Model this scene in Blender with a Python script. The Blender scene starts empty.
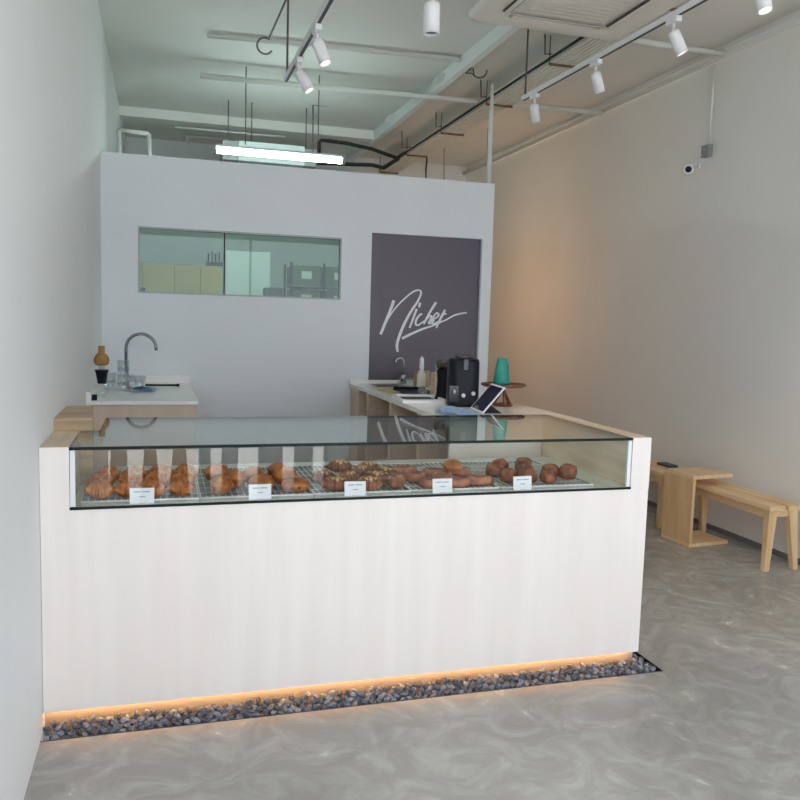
import bpy, bmesh, math, random
from mathutils import Vector, Matrix, Euler
random.seed(7)
PI = math.pi
S = bpy.context.scene
COL = S.collection

# ------------------------------------------------------------------ materials
MATS = {}
def mat(name, color, rough=.5, metal=0.0, noise=0.0, nscale=8.0, stretch=(1,1,1), color2=None,
        emit=None, estr=0.0, bump=0.0, spec=.5, coat=0.0, detail=4.0, distort=0.0, trans=0.0):
    if name in MATS: return MATS[name]
    m = bpy.data.materials.new(name); m.use_nodes = True
    nt = m.node_tree; b = nt.nodes['Principled BSDF']
    c1 = (*color, 1)
    b.inputs['Base Color'].default_value = c1
    b.inputs['Roughness'].default_value = rough
    b.inputs['Metallic'].default_value = metal
    b.inputs['Specular IOR Level'].default_value = spec
    b.inputs['Coat Weight'].default_value = coat
    b.inputs['Transmission Weight'].default_value = trans
    if emit:
        b.inputs['Emission Color'].default_value = (*emit, 1); b.inputs['Emission Strength'].default_value = estr
    tc = nt.nodes.new('ShaderNodeTexCoord'); mp = nt.nodes.new('ShaderNodeMapping')
    mp.inputs['Scale'].default_value = stretch
    nt.links.new(tc.outputs['Object'], mp.inputs['Vector'])
    n = nt.nodes.new('ShaderNodeTexNoise'); n.inputs['Scale'].default_value = nscale
    n.inputs['Detail'].default_value = detail; n.inputs['Distortion'].default_value = distort
    nt.links.new(mp.outputs['Vector'], n.inputs['Vector'])
    r = nt.nodes.new('ShaderNodeValToRGB')
    if color2 is None: color2 = tuple(max(0, c * (1 - noise)) for c in color)
    r.color_ramp.elements[0].position = .34; r.color_ramp.elements[1].position = .66
    r.color_ramp.elements[0].color = (*color2, 1); r.color_ramp.elements[1].color = c1
    nt.links.new(n.outputs['Fac'], r.inputs['Fac']); nt.links.new(r.outputs['Color'], b.inputs['Base Color'])
    if bump:
        bp = nt.nodes.new('ShaderNodeBump'); bp.inputs['Strength'].default_value = bump; bp.inputs['Distance'].default_value = .01
        nt.links.new(n.outputs['Fac'], bp.inputs['Height']); nt.links.new(bp.outputs['Normal'], b.inputs['Normal'])
    MATS[name] = m; return m

def glass(name, tint=(.94, .975, .96), f0=.04, rough=.0):
    if name in MATS: return MATS[name]
    m = bpy.data.materials.new(name); m.use_nodes = True; nt = m.node_tree; nt.nodes.clear()
    N = nt.nodes.new; L = nt.links.new
    out = N('ShaderNodeOutputMaterial'); mix = N('ShaderNodeMixShader'); tr = N('ShaderNodeBsdfTransparent'); gl = N('ShaderNodeBsdfGlossy')
    tr.inputs['Color'].default_value = (*tint, 1); gl.inputs['Roughness'].default_value = rough; gl.inputs['Color'].default_value = (.95, .97, .96, 1)
    g = N('ShaderNodeNewGeometry'); d = N('ShaderNodeVectorMath'); d.operation = 'DOT_PRODUCT'
    L(g.outputs['Normal'], d.inputs[0]); L(g.outputs['Incoming'], d.inputs[1])
    def M(op, a, b=None):
        n = N('ShaderNodeMath'); n.operation = op
        for i, v in enumerate((a, b)):
            if v is None: continue
            if isinstance(v, (int, float)): n.inputs[i].default_value = v
            else: L(v, n.inputs[i])
        return n.outputs[0]
    c = M('ABSOLUTE', d.outputs['Value']); p = M('POWER', M('SUBTRACT', 1.0, c), 5.0)
    F = M('ADD', M('MULTIPLY', p, 1 - f0), f0)
    L(F, mix.inputs[0]); L(tr.outputs[0], mix.inputs[1]); L(gl.outputs[0], mix.inputs[2]); L(mix.outputs[0], out.inputs[0])
    MATS[name] = m; return m

WHITE = mat('wall_paint', (.84, .845, .845), .75, noise=.03, nscale=1.2)
CEIL = mat('ceiling_paint', (.81, .805, .765), .8, noise=.06, nscale=1.5)
PART = mat('partition_paint', (.80, .825, .85), .7, noise=.03, nscale=1.5)
BIRCH = mat('whitewashed_birch', (.90, .83, .77), .45, stretch=(7, 7, .5), nscale=1.6, color2=(.86, .775, .715), detail=6)
PLYDIM = mat('dim_tan_ply', (.84, .68, .52), .5, stretch=(8, 1, 8), nscale=2, color2=(.62, .48, .34))  # wood tone, tanner to carry the weaker daylight on the cap tops
OAKBOX = mat('oak_block_wood', (.62, .44, .28), .5, stretch=(1, 3, 12), nscale=3, color2=(.38, .26, .15))
PINE = mat('pine_wood', (.92, .68, .40), .45, stretch=(9, .8, 9), nscale=2.2, color2=(.76, .50, .26), detail=6)
PINEV = mat('pine_wood_upright', (.90, .65, .37), .45, stretch=(9, 9, .8), nscale=2.2, color2=(.70, .44, .22), detail=6)
TABLEW = mat('side_table_wood', (.80, .54, .30), .5, stretch=(7, 7, .9), nscale=2.0, color2=(.66, .42, .20), detail=6)
CABW = mat('cabinet_wood', (.74, .58, .45), .5, stretch=(5, 5, .6), nscale=2, color2=(.66, .50, .38))
CABSHADE = mat('cabinet_shaded_wood', (.36, .22, .13), .6, stretch=(5, 5, .6), nscale=2, color2=(.26, .15, .09))  # darker copy of the cabinet wood, shade of the open cavities in its colour
TOPW = mat('white_worktop', (.85, .84, .80), .25, noise=.02)
STEEL = mat('brushed_steel', (.42, .42, .42), .25, 1.0)
WIREM = mat('rack_wire', (.93, .92, .89), .35)
BLACKM = mat('black_metal', (.02, .02, .022), .4)
BLACKP = mat('black_plastic', (.008, .010, .016), .42, spec=.2)
RUBBER = mat('black_foam', (.02, .025, .025), .7)
WPAINT = mat('white_fitting', (.82, .82, .84), .4)
PIPEP = mat('painted_pipe', (.72, .73, .70), .6)
DARKPIPE = mat('dark_rod', (.12, .10, .09), .6)
GREY = mat('galvanised_steel', (.34, .35, .35), .5, .4, noise=.15, nscale=20)
SOCK = mat('skirting_grey', (.17, .17, .18), .6)
DOORM = mat('plum_grey_laminate', (.125, .105, .125), .45, noise=.06, nscale=1.2)
LETTER = mat('white_brush_letter', (.85, .84, .85), .5)
GLASS = glass('clear_glass', (.975, .985, .975))
GLASST = glass('counter_top_glass', (.90, .945, .925), .05)
GLASSK = glass('kitchen_glass', (.80, .90, .85), .02)
GLASSC = glass('tumbler_glass', (.93, .945, .955), .10)
GEDGE = mat('green_glass_edge', (.006, .014, .012), .5, spec=.2)
CARD = mat('white_card', (.90, .90, .93), .6)
INK = mat('grey_ink', (.35, .42, .5), .6)
ACW = mat('cassette_plastic', (.78, .74, .68), .5)
ACD = mat('cassette_dark_slot', (.08, .07, .06), .7)
LEDW = mat('warm_led_tape', (1, .7, .35), .5, emit=(1, .60, .20), estr=34)
TUBEE = mat('fluorescent_tube', (1, 1, 1), .5, emit=(.76, 1, .96), estr=46)
SPOTE = mat('spot_lens', (1, 1, 1), .5, emit=(1, .93, .82), estr=14)
CROI = mat('croissant_crust', (.62, .21, .045), .38, stretch=(1, 1, 1), nscale=42, color2=(.22, .055, .012), bump=.5, detail=3)
BUN = mat('bun_crust', (.58, .20, .045), .35, nscale=24, color2=(.26, .07, .015), bump=.2)
ALMC = mat('almond_crust', (.36, .12, .04), .4, nscale=36, color2=(.12, .035, .014), bump=.6)
FLAKE = mat('almond_flake', (.62, .40, .20), .5)
DANI = mat('danish_glaze', (.56, .22, .12), .3, nscale=30, color2=(.28, .08, .04), bump=.4)
KOUI = mat('dark_caramel_crust', (.40, .095, .02), .22, nscale=30, color2=(.07, .015, .005), bump=.5)
CHOC = mat('chocolate', (.04, .015, .01), .4)
STONE = [mat('slate_stone_a', (.20, .215, .265), .75, nscale=60, noise=.5, bump=.5), mat('slate_stone_b', (.13, .14, .17), .75, nscale=50, noise=.5, bump=.5),
         mat('slate_stone_c', (.32, .335, .385), .8, nscale=60, noise=.4, bump=.5)]
TEAL = mat('teal_ceramic', (.02, .36, .27), .5, noise=.3, nscale=18, bump=.4)
WALNUT = mat('walnut_wood', (.26, .085, .035), .35, stretch=(3, 9, 9), nscale=4, color2=(.14, .045, .02))
BLUEC = mat('light_blue_cloth', (.36, .58, .88), .8, nscale=50, color2=(.72, .84, .95))
YELP = mat('yellow_paper', (.82, .72, .42), .8)
SCREEN = mat('tablet_screen', (.035, .038, .07), .12)
CORK = mat('honey_cork', (.42, .21, .06), .6, noise=.2, nscale=30)
KTAN = mat('kitchen_panel_tan', (.62, .43, .16), .5, noise=.08, nscale=2)
KPALE = mat('kitchen_board_pale', (.93, .95, .92), .4, noise=.03)
KCRATE = mat('kitchen_crate', (.12, .14, .08), .6, noise=.2, nscale=6)
PAVE = mat('paving_outside', (.62, .60, .57), .8, noise=.2, nscale=5)
BEIGE = mat('paper_bag_beige', (.62, .50, .36), .7, noise=.15, nscale=20)

def floor_mat():
    m = mat('polished_concrete', (.53, .515, .485), .28, nscale=1.3, color2=(.42, .40, .37), detail=9, distort=.8)
    nt = m.node_tree; b = nt.nodes['Principled BSDF']; N = nt.nodes.new; L = nt.links.new
    tc = N('ShaderNodeTexCoord'); n2 = N('ShaderNodeTexNoise'); n2.inputs['Scale'].default_value = 3.6; n2.inputs['Detail'].default_value = 12; n2.inputs['Roughness'].default_value = .62
    n2.inputs['Distortion'].default_value = 2.4; L(tc.outputs['Object'], n2.inputs['Vector'])
    r2 = N('ShaderNodeValToRGB'); r2.color_ramp.elements[0].position = .42; r2.color_ramp.elements[1].position = .72
    r2.color_ramp.elements[0].color = (.72, .71, .70, 1); r2.color_ramp.elements[1].color = (1.0, 1.0, 1.0, 1)
    L(n2.outputs['Fac'], r2.inputs['Fac'])
    mx = N('ShaderNodeMix'); mx.data_type = 'RGBA'; mx.blend_type = 'MULTIPLY'; mx.inputs[0].default_value = 1
    src = b.inputs['Base Color'].links[0].from_socket
    L(src, mx.inputs[6]); L(r2.outputs['Color'], mx.inputs[7]); L(mx.outputs[2], b.inputs['Base Color'])
    rr = N('ShaderNodeMapRange'); rr.inputs[3].default_value = .18; rr.inputs[4].default_value = .32
    L(n2.outputs['Fac'], rr.inputs[0]); L(rr.outputs[0], b.inputs['Roughness'])
    return m
CONC = floor_mat()

# ------------------------------------------------------------------ mesh helpers
class MB:
    def __init__(s): s.bm = bmesh.new()
    def box(s, x0, x1, y0, y1, z0, z1, bev=0.0, M=None, mi=0):
        vs = [s.bm.verts.new(p) for p in ((x0,y0,z0),(x1,y0,z0),(x1,y1,z0),(x0,y1,z0),(x0,y0,z1),(x1,y0,z1),(x1,y1,z1),(x0,y1,z1))]
        fs = [s.bm.faces.new([vs[i] for i in q]) for q in ((3,2,1,0),(4,5,6,7),(0,1,5,4),(1,2,6,5),(2,3,7,6),(3,0,4,7))]
        for f in fs: f.material_index = mi
        if M is not None: bmesh.ops.transform(s.bm, matrix=M, verts=vs)
        if bev: bmesh.ops.bevel(s.bm, geom=list({e for f in fs for e in f.edges}), offset=bev, segments=2, affect='EDGES', profile=.6)
        return s
    def ring_loft(s, rings, cap=True, smooth=True, mi=0, closed=False):
        R = [[s.bm.verts.new(p) for p in r] for r in rings]; n = len(R[0])
        pairs = list(zip(R, R[1:])) + ([(R[-1], R[0])] if closed else [])
        for a, b in pairs:
            for i in range(n):
                f = s.bm.faces.new((a[i], a[(i+1) % n], b[(i+1) % n], b[i])); f.smooth = smooth; f.material_index = mi
        if cap and not closed:
            f = s.bm.faces.new(R[0][::-1]); f.material_index = mi; f = s.bm.faces.new(R[-1]); f.material_index = mi
        return s
    def tube(s, pts, r, n=8, closed=False, mi=0):
        pts = [Vector(p) for p in pts]; rings = []; prev = None
        for i, p in enumerate(pts):
            a = pts[i-1] if i > 0 else (pts[-1] if closed else p); b = pts[i+1] if i < len(pts)-1 else (pts[0] if closed else p)
            d = (b - a).normalized()
            if prev is None: u = d.orthogonal().normalized()
            else:
                u = prev - d * prev.dot(d); u = u.normalized() if u.length > 1e-6 else d.orthogonal().normalized()
            prev = u; v = d.cross(u); rr = r[i] if isinstance(r, (list, tuple)) else r
            rings.append([p + (u * math.cos(2*PI*k/n) + v * math.sin(2*PI*k/n)) * rr for k in range(n)])
        return s.ring_loft(rings, closed=closed, mi=mi)
    def lathe(s, prof, c=(0,0,0), n=24, cap=True, mi=0, M=None):
        rings = []
        for r, z in prof:
            ring = [Vector((r*math.cos(2*PI*k/n), r*math.sin(2*PI*k/n), z)) for k in range(n)]
            if M is not None: ring = [M @ v for v in ring]
            rings.append([v + Vector(c) for v in ring])
        return s.ring_loft(rings, cap=cap, mi=mi)
    def prism(s, pts, z0, z1, mi=0):
        a = [s.bm.verts.new((x, y, z0)) for x, y in pts]; b = [s.bm.verts.new((x, y, z1)) for x, y in pts]; n = len(pts)
        fs = [s.bm.faces.new(a[::-1]), s.bm.faces.new(b)] + [s.bm.faces.new((a[i], a[(i+1)%n], b[(i+1)%n], b[i])) for i in range(n)]
        for f in fs: f.material_index = mi
        return s
    def hexa(s, bot, top, mi=0):
        a = [s.bm.verts.new(p) for p in bot]; b = [s.bm.verts.new(p) for p in top]; n = len(a)
        fs = [s.bm.faces.new(a[::-1]), s.bm.faces.new(b)] + [s.bm.faces.new((a[i], a[(i+1)%n], b[(i+1)%n], b[i])) for i in range(n)]
        for f in fs: f.material_index = mi
        return s
    def done(s, name, m, parent=None, origin=None):
        bmesh.ops.recalc_face_normals(s.bm, faces=s.bm.faces)
        me = bpy.data.meshes.new(name)
        if origin is None and parent is None:
            vs = [v.co for v in s.bm.verts]
            lo = [min(v[i] for v in vs) for i in range(3)]; hi = [max(v[i] for v in vs) for i in range(3)]
            origin = ((lo[0]+hi[0])/2, (lo[1]+hi[1])/2, lo[2])
        if origin is not None:
            bmesh.ops.translate(s.bm, vec=-Vector(origin), verts=s.bm.verts)
        s.bm.to_mesh(me); s.bm.free()
        for mm in (m if isinstance(m, (list, tuple)) else [m]): me.materials.append(mm)
        o = bpy.data.objects.new(name, me); COL.objects.link(o)
        if origin is not None: o.location = origin
        if parent is not None: o.parent = parent
        return o

def tag(o, label=None, cat=None, group=None, kind=None):
    if label: o['label'] = label
    if cat: o['category'] = cat
    if group: o['group'] = group
    if kind: o['kind'] = kind
    return o
def thing(name, label, cat, loc=(0,0,0), rz=0, group=None):
    o = bpy.data.objects.new(name, None); COL.objects.link(o); o.location = loc; o.rotation_euler = (0,0,rz); o.empty_display_size = .05
    return tag(o, label, cat, group)
def struct(o): o['kind'] = 'structure'; return o
def dup(root, loc, rz=0, label=None, group=None, rot=None, sc=None):
    r = root.copy(); COL.objects.link(r); r.location = loc; r.rotation_euler = rot if rot else (0,0,rz)
    if sc: r.scale = sc
    if label: r['label'] = label
    if group: r['group'] = group
    for ch in list(root.children):
        c = ch.copy(); COL.objects.link(c); c.parent = r
        for g in list(ch.children):
            d = g.copy(); COL.objects.link(d); d.parent = c
    return r

XL, XR, YF, YB, ZC = -.432, 4.21, -.8, 11.0, 3.8
YP = 6.5                       # partition face
# ------------------------------------------------------------------ shell
TX1, TY0, TY1 = 2.242, 3.072, 3.45
f = MB()
for a, b, c, d in ((XL-.1, XR+.1, YF, TY0), (XL-.1, XR+.1, TY1, YB+.1), (TX1, XR+.1, TY0, TY1)): f.box(a, b, c, d, -.12, 0)
f.box(XL-.1, TX1, TY0, TY1, -.12, -.055)
struct(f.done('floor', CONC, origin=(0,0,0)))
struct(MB().box(XL-.1, XR+.1, YF, YB+.1, ZC, ZC+.1).done('ceiling', CEIL))
struct(MB().box(XL-.1, XL, YF, YB+.1, 0, ZC).done('wall_left', WHITE))
struct(MB().box(XR, XR+.1, YF, YB+.1, 0, ZC).done('wall_right', mat('wall_paint_right', (.86, .845, .81), .75, noise=.03, nscale=1.2)))
struct(MB().box(XL, XR, YB, YB+.1, 0, ZC).done('wall_rear', WHITE))
struct(MB().box(XL-.1, XR+.1, YF-.1, YF, 2.85, ZC+.1).done('wall_front', WHITE))
struct(MB().box(XR-.008, XR, YF, YB, 0, .04).done('baseboard_right', SOCK))
struct(MB().box(-9, 13, -12, YF, -.12, -.005).done('ground_outside', PAVE))
struct(MB().box(1.44, 1.47, YF-.08, YF-.02, -.005, 2.85).done('added_mullion', BLACKM))  # unseen storefront post, added for its reflection in the glass
struct(MB().box(1.47, XR, YF-.10, YF-.0, -.005, .62).done('added_knee_wall', WHITE))  # unseen knee wall, added to keep the right-hand display reflections dark
fb = MB()  # unseen low posts, added to break the display glass reflections into bands
for x0, w0, w1 in ((-.43,.16,.10),(-.17,.16,.05),(.07,.17,.06),(.32,.10,.10),(.52,.14,.14),(.84,.22,.22),(1.17,.17,.17)):
    fb.hexa([(x0,YF-.10,0),(x0+w0,YF-.10,0),(x0+w0,YF-.06,0),(x0,YF-.06,0)], [(x0+(w0-w1)/2,YF-.10,.75),(x0+(w0+w1)/2,YF-.10,.75),(x0+(w0+w1)/2,YF-.06,.75),(x0+(w0-w1)/2,YF-.06,.75)])
struct(fb.done('added_posts', mat('added_post_grey', (.16,.15,.14), .6)))
# trench trim
struct(MB().box(XL, TX1+.003, TY0-.003, TY0, -.05, .002).box(TX1, TX1+.003, TY0, TY1, -.05, .002).done('trim_4', mat('trench_edge', (.05,.05,.05), .5)))
# partition: window hole x .. , door hole
WX0, WX1, WZ0, WZ1 = -.168, 1.418, 1.742, 2.245
DX0, DX1, DZ1 = 1.672, 2.658, 2.303
PX1, PZ = 2.75, 2.777
p = MB(); D = .12
p.box(XL, WX0, YP, YP+D, 0, PZ).box(WX0, WX1, YP, YP+D, 0, WZ0).box(WX0, WX1, YP, YP+D, WZ1, PZ).box(WX1, DX0, YP, YP+D, 0, PZ)
p.box(DX0, DX1, YP, YP+D, DZ1, PZ).box(DX1, PX1, YP, YP+D, 0, PZ)
struct(p.done('wall_back', PART))
struct(MB().box(PX1-.1, PX1, YP+D, YB, 0, PZ).done('wall_corridor', PART))
# serving window
w = struct(MB().box(WX0, WX1, YP-.006, YP+.05, WZ0, WZ0+.012).box(WX0, WX1, YP-.006, YP+.05, WZ1-.014, WZ1).box(WX0, WX0+.012, YP-.006, YP+.05, WZ0+.012, WZ1-.014)
    .box(WX1-.012, WX1, YP-.006, YP+.05, WZ0+.012, WZ1-.014).done('window_1', mat('grey_window_frame', (.42, .45, .44), .5), origin=(0,0,0)))
XM = .475
MB().box(WX0+.012, XM, YP+.02, YP+.026, WZ0+.012, WZ1-.014).done('pane', GLASSK, w)
MB().box(XM+.008, WX1-.012, YP+.02, YP+.026, WZ0+.012, WZ1-.014).done('pane', GLASSK, w)
MB().box(XM, XM+.008, YP+.012, YP+.032, WZ0+.012, WZ1-.014).done('mullion', GEDGE, w)
# door leaf with brush lettering
d = struct(MB().box(DX0, DX1-.014, YP+.03, YP+.07, 0, DZ1).done('door_1', DOORM, origin=(0,0,0)))
MB().box(DX1-.014, DX1, YP+.0, YP+.07, 0, DZ1).done('door_jamb', mat('door_jamb_blue_grey', (.40, .43, .47), .5), d)
def px2door(cx, cy):   # 5x view measured off the door, in metres on the leaf
    x0, z0, x1, z1 = LREF
    return (x0 + (x1-x0)*(cx-100)/430, z0 + (z1-z0)*(cy-340)/330)
A = (1.760, 6.530, 1.853); B = (2.554, 6.530, 1.312); LREF = (A[0], A[2], B[0], B[2])
SLOPE = -.0
NS = [0]
def stroke(mb, pts, ws):
    NS[0] += 1
    pts = [Vector((px2door(a, b)[0], 0, px2door(a, b)[1])) for a, b in pts]
    P2 = []; W2 = []                                   # catmull-rom smoothing
    n = len(pts)
    for i in range(n-1):
        p0, p1, p2, p3 = pts[max(i-1,0)], pts[i], pts[i+1], pts[min(i+2,n-1)]
        for k in range(6):
            t = k/6
            P2.append(.5*((2*p1)+(-p0+p2)*t+(2*p0-5*p1+4*p2-p3)*t*t+(-p0+3*p1-3*p2+p3)*t**3)); W2.append(ws[i]*(1-t)+ws[i+1]*t)
    P2.append(pts[-1]); W2.append(ws[-1])
    rings = []
    for i, q in enumerate(P2):
        dd = (P2[min(i+1,len(P2)-1)] - P2[max(i-1,0)]).normalized(); nn = Vector((-dd.z, 0, dd.x)); wv = W2[i]*.0022*.5
        y0, y1 = YP+.0265-NS[0]*.0004, YP+.03
        rings.append([Vector((q.x,y0,q.z))+nn*wv, Vector((q.x,y0,q.z))-nn*wv, Vector((q.x,y1,q.z))-nn*wv, Vector((q.x,y1,q.z))+nn*wv])
    mb.ring_loft(rings, smooth=False)
L = MB()
for pts, ws in (
    ([(167,400),(152,450),(128,520),(108,577)], [12,11,11,10]),
    ([(112,560),(140,500),(175,440),(225,382),(262,350),(286,342)], [3,4,5,6,7,6]),
    ([(286,342),(297,356),(282,400),(250,455),(218,525),(196,590),(188,630),(192,665)], [6,7,8,9,11,11,11,9]),
    ([(278,440),(262,490),(246,540)], [9,8,6]), ([(293,408),(289,432)], [10,8]),
    ([(305,466),(294,470),(278,495),(275,518),(288,524),(316,500)], [7,7,8,8,6,4]),
    ([(371,402),(350,440),(328,485),(314,518)], [10,9,8,6]),
    ([(322,505),(338,478),(350,474),(346,495),(338,512),(350,512),(366,496)], [4,6,7,7,7,5,4]),
    ([(358,494),(378,480),(386,466),(376,458),(360,480),(354,506),(366,514),(392,496)], [4,6,7,6,7,8,7,4]),
    ([(417,440),(402,470),(388,505),(376,536)], [9,9,8,6]),
    ([(394,500),(402,478),(412,462),(424,462)], [3,5,7,6]),
    ([(388,508),(420,494),(462,468),(500,456),(525,452)], [4,5,6,6,5]),
    ([(212,595),(255,570),(310,543),(360,524),(420,494)], [10,9,8,6,4])):
    stroke(L, pts, ws)
L.done('lettering', LETTER, d)

# ------------------------------------------------------------------ ceiling works
def pipe(name, pts, r, m, label, cat, group=None, n=8):
    return tag(MB().tube(pts, r, n).done(name, m), label, cat, group)
struct(MB().box(2.405, 2.465, YF, YB, 3.69, ZC).done('trim_5', mat('beam_paint', (.84,.86,.84), .7)))
struct(MB().box(XL, 2.405, 9.4, 9.6, 3.70, ZC).done('trim_7', CEIL))
pipe('ceiling_pipe', [(.35, 6.72, 3.775), (2.40, 6.52, 3.775)], .02, PIPEP, 'painted pipe hugging the ceiling above the left track, nearest cross pipe', 'pipe', n=12)
pipe('ceiling_pipe', [(4.17, YF, 3.705), (4.17, YB, 3.705)], .028, PIPEP, 'long painted pipe running along the top of the right wall', 'pipe', n=12)
pipe('ceiling_pipe', [(.33, 7.46, 3.665), (4.15, 7.18, 3.665)], .024, PIPEP, 'painted cross pipe passing below the ceiling just behind the ends of the light tracks', 'pipe', n=12)
pipe('ceiling_pipe', [(3.15, 5.42, 3.7), (4.16, 5.42, 3.7)], .022, PIPEP, 'short painted cross pipe between the cable tray and the right wall', 'pipe', n=10)
pipe('ceiling_pipe', [(1.654, 7.600, 3.850), (3.230, 7.600, 3.872)], .012, PIPEP, 'thin pale pipe under the ceiling left of the long beam', 'pipe')

# cable tray
ct = thing('cable_tray', 'long grey slotted cable tray hanging under the ceiling beside the right track', 'cable tray', (2.995, 3.4, 3.6))
r_ = MB(); r_.box(-.12, -.108, 0, 7.5, 0, .06).box(.108, .12, 0, 7.5, 0, .06); r_.done('side_rails', mat('tray_rail', (.66,.65,.62), .5), ct)
r_ = MB()
for k in range(6): r_.box(-.10+k*.036, -.078+k*.036, 0, 7.5, 0, .008)
r_.box(-.108, .108, 0, 7.5, .02, .024); r_.done('slotted_base', mat('tray_zinc', (.80,.78,.73), .5), ct)
for k in range(6):
    y = 1.16 + k*1.25
    MB().tube([(-.128, y, -.012), (.135, y, -.012)], .01, 6).done('cross_bar', mat('rust_bar', (.22,.13,.08), .7), ct)
    for sx in (-1, 1): MB().tube([(sx*.125, y, -.015), (sx*.125, y, .2)], .004, 6).done('hanger_rod', DARKPIPE, ct)
pipe('insulated_pipe', [(2.854, 3.4, 3.618), (2.854, 7, 3.618), (2.854, 10.6, 3.618)], .010, RUBBER, 'thin black insulated pipe running along the left edge of the cable tray', 'pipe')
pipe('insulated_pipe', [(1.740, 9.300, 3.423), (1.737, 9.300, 3.579), (1.760, 9.300, 3.614), (2.042, 9.300, 3.606), (2.365, 9.300, 3.567), (2.673, 9.300, 3.490), (2.83, 9.5, 3.60)], .022, RUBBER, 'upper black insulated pipe bending down above the white partition', 'pipe')
pipe('insulated_pipe', [(1.572, 9.250, 3.288), (1.721, 9.250, 3.345), (1.977, 9.250, 3.355), (2.358, 9.250, 3.375), (2.503, 9.250, 3.352), (2.82, 9.75, 3.57)], .022, RUBBER, 'lower black insulated pipe lying just above the white partition top', 'pipe')

# track rails, heads
def track(a, b, label):
    a, b = Vector(a), Vector(b); dd = b - a
    t = thing('track_rail', label, 'track', a, math.atan2(-dd.x, dd.y), 'ceiling light tracks')
    MB().box(-.016, .016, 0, dd.length, 0, .03).done('rail', WPAINT, t)
    MB().box(-.009, .009, .005, dd.length-.002, -.0015, 0).done('slot', BLACKM, t)
    MB().box(-.02, .02, -.03, 0, -.003, .033).done('end_cap', WPAINT, t)
    return t
def head(pos, tiltx, tilty, lit, label, r=.033, ln=.13):
    t = thing('track_spotlight', label, 'spotlight', pos, 0, 'white track spotlights')
    a = MB(); a.box(-.018, .018, -.05, .05, -.032, -.001, .004); a.done('adapter', WPAINT, t)
    MB().tube([(0,0,-.03), (0,0,-.075)], .008, 8).done('stem', WPAINT, t)
    M = Matrix.Translation((0,0,-.07)) @ Euler((tiltx, tilty, 0)).to_matrix().to_4x4()
    MB().lathe([(r*.55, 0), (r*.95, -.004), (r, -.02), (r, -ln), (r*.86, -ln), (r*.8, -ln+.012)], M=M).done('can', WPAINT, t)
    MB().lathe([(r*.8, -ln+.011), (.0005, -ln+.0105)], M=M).done('lens', SPOTE if lit else mat('unlit_lens', (.12,.12,.13), .2), t)
    if lit:
        ld = bpy.data.lights.new('spot_beam', 'SPOT'); ld.energy = 16; ld.color = (1, .9, .76); ld.spot_size = 1.2; ld.spot_blend = .6; ld.shadow_soft_size = .03
        lo = bpy.data.objects.new('spot_beam', ld); COL.objects.link(lo); lo.parent = t; lo.matrix_local = M @ Matrix.Translation((0,0,-ln-.005))
    return t
def lamp_on(a, b, y):
    a, b = Vector(a), Vector(b); k = (y-a.y)/(b.y-a.y); return a.lerp(b, k)
TR = ((2.75, 1.2, 3.28), (2.645, 5.77, 3.28)); TL = ((.79, 1.2, 3.10), (.774, 5.34, 3.10)); TC = ((1.20, 1.2, 3.125), (1.20, 3.72, 3.125))
track(*TR, 'white light track with black slot under the cable tray, nearest the right wall')
track(*TL, 'white light track with black slot hanging over the left side of the pastry counter')
track(*TC, 'short-looking light track in from the front between the other two tracks')
for y, lit, tx, ty, lab in ((3.30, True, -.25, -.1, 'lit white track spotlight at the top right corner of the view'), (3.95, True, -.12, -.45, 'white track spotlight below the right corner of the ceiling air conditioner, tilted, lens glowing'),
        (4.74, False, .05, -.34, 'white track spotlight in the middle of the right track'), (5.58, False, .05, -.2, 'white track spotlight at the far end of the right track beside the thin rod')):
    q = lamp_on(*TR, y); head((q.x, q.y, q.z), tx, ty, lit, lab)
for y, tx, ty, lab in ((4.28, -.18, -.36, 'lit white spotlight on the left track, nearer one with bright lens'), (4.84, -.15, -.52, 'white spotlight with lit lens near the far end of the left track')):
    q = lamp_on(*TL, y); head((q.x, q.y, q.z), tx, ty, True, lab)
head((1.20, 3.66, 3.125), 0, 0, False, 'pale straight-down spotlight left of the ceiling air conditioner', r=.038, ln=.14)
for (x, y, z, lab) in ((2.647, 5.74, 3.31, 'thin dark rod holding the far end of the right light track'), (.775, 5.3, 3.13, 'thin dark rod holding the far end of the left light track'), (.785, 3.2, 3.13, 'thin rod holding the near part of the left light track')):
    pipe('hanging_rod', [(x, y, z), (x, y, ZC)], .007, DARKPIPE, lab, 'rod', 'rods holding the light tracks')

# cassette air conditioner
ac = thing('ceiling_air_conditioner', 'square beige ceiling cassette air conditioner with louvre slots', 'air conditioner', (2.335, 4.32, 3.45))
def rrect(w, r, n=6):
    o = []
    for cx, cy, a0 in ((w-r, w-r, 0), (-w+r, w-r, 90), (-w+r, -w+r, 180), (w-r, -w+r, 270)):
        for k in range(n+1):
            a = math.radians(a0 + 90*k/n); o.append((cx + r*math.cos(a), cy + r*math.sin(a)))
    return o
m_ = MB()
m_.ring_loft([[(x, y, z) for x, y in rrect(w, r)] for w, r, z in ((.46,.06,.05),(.53,.10,.045),(.54,.11,.03),(.535,.10,.008),(.50,.08,-.004),(.42,.05,0),(.40,.03,.006),(.30,.02,.006),(.295,.02,-.002),(.0005,.0002,-.002))], cap=False); m_.done('panel', ACW, ac)
MB().box(-.42, .42, -.42, .42, .045, .3).done('casing', mat('casing_zinc', (.5,.49,.46), .6), ac)
for k in range(4):
    a = k*PI/2; Mr = Matrix.Rotation(a, 4, 'Z')
    lv = MB().box(-.30, .30, .325, .375, -.0035, .0045, M=Mr).done('louvre_slot', ACD if k % 2 else mat('louvre_seam', (.5,.47,.43), .6), ac)
    MB().box(-.29, .29, .335, .366, -.009, -.0065, M=Mr).done('louvre_flap', ACW, lv)
g_ = MB()
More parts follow.
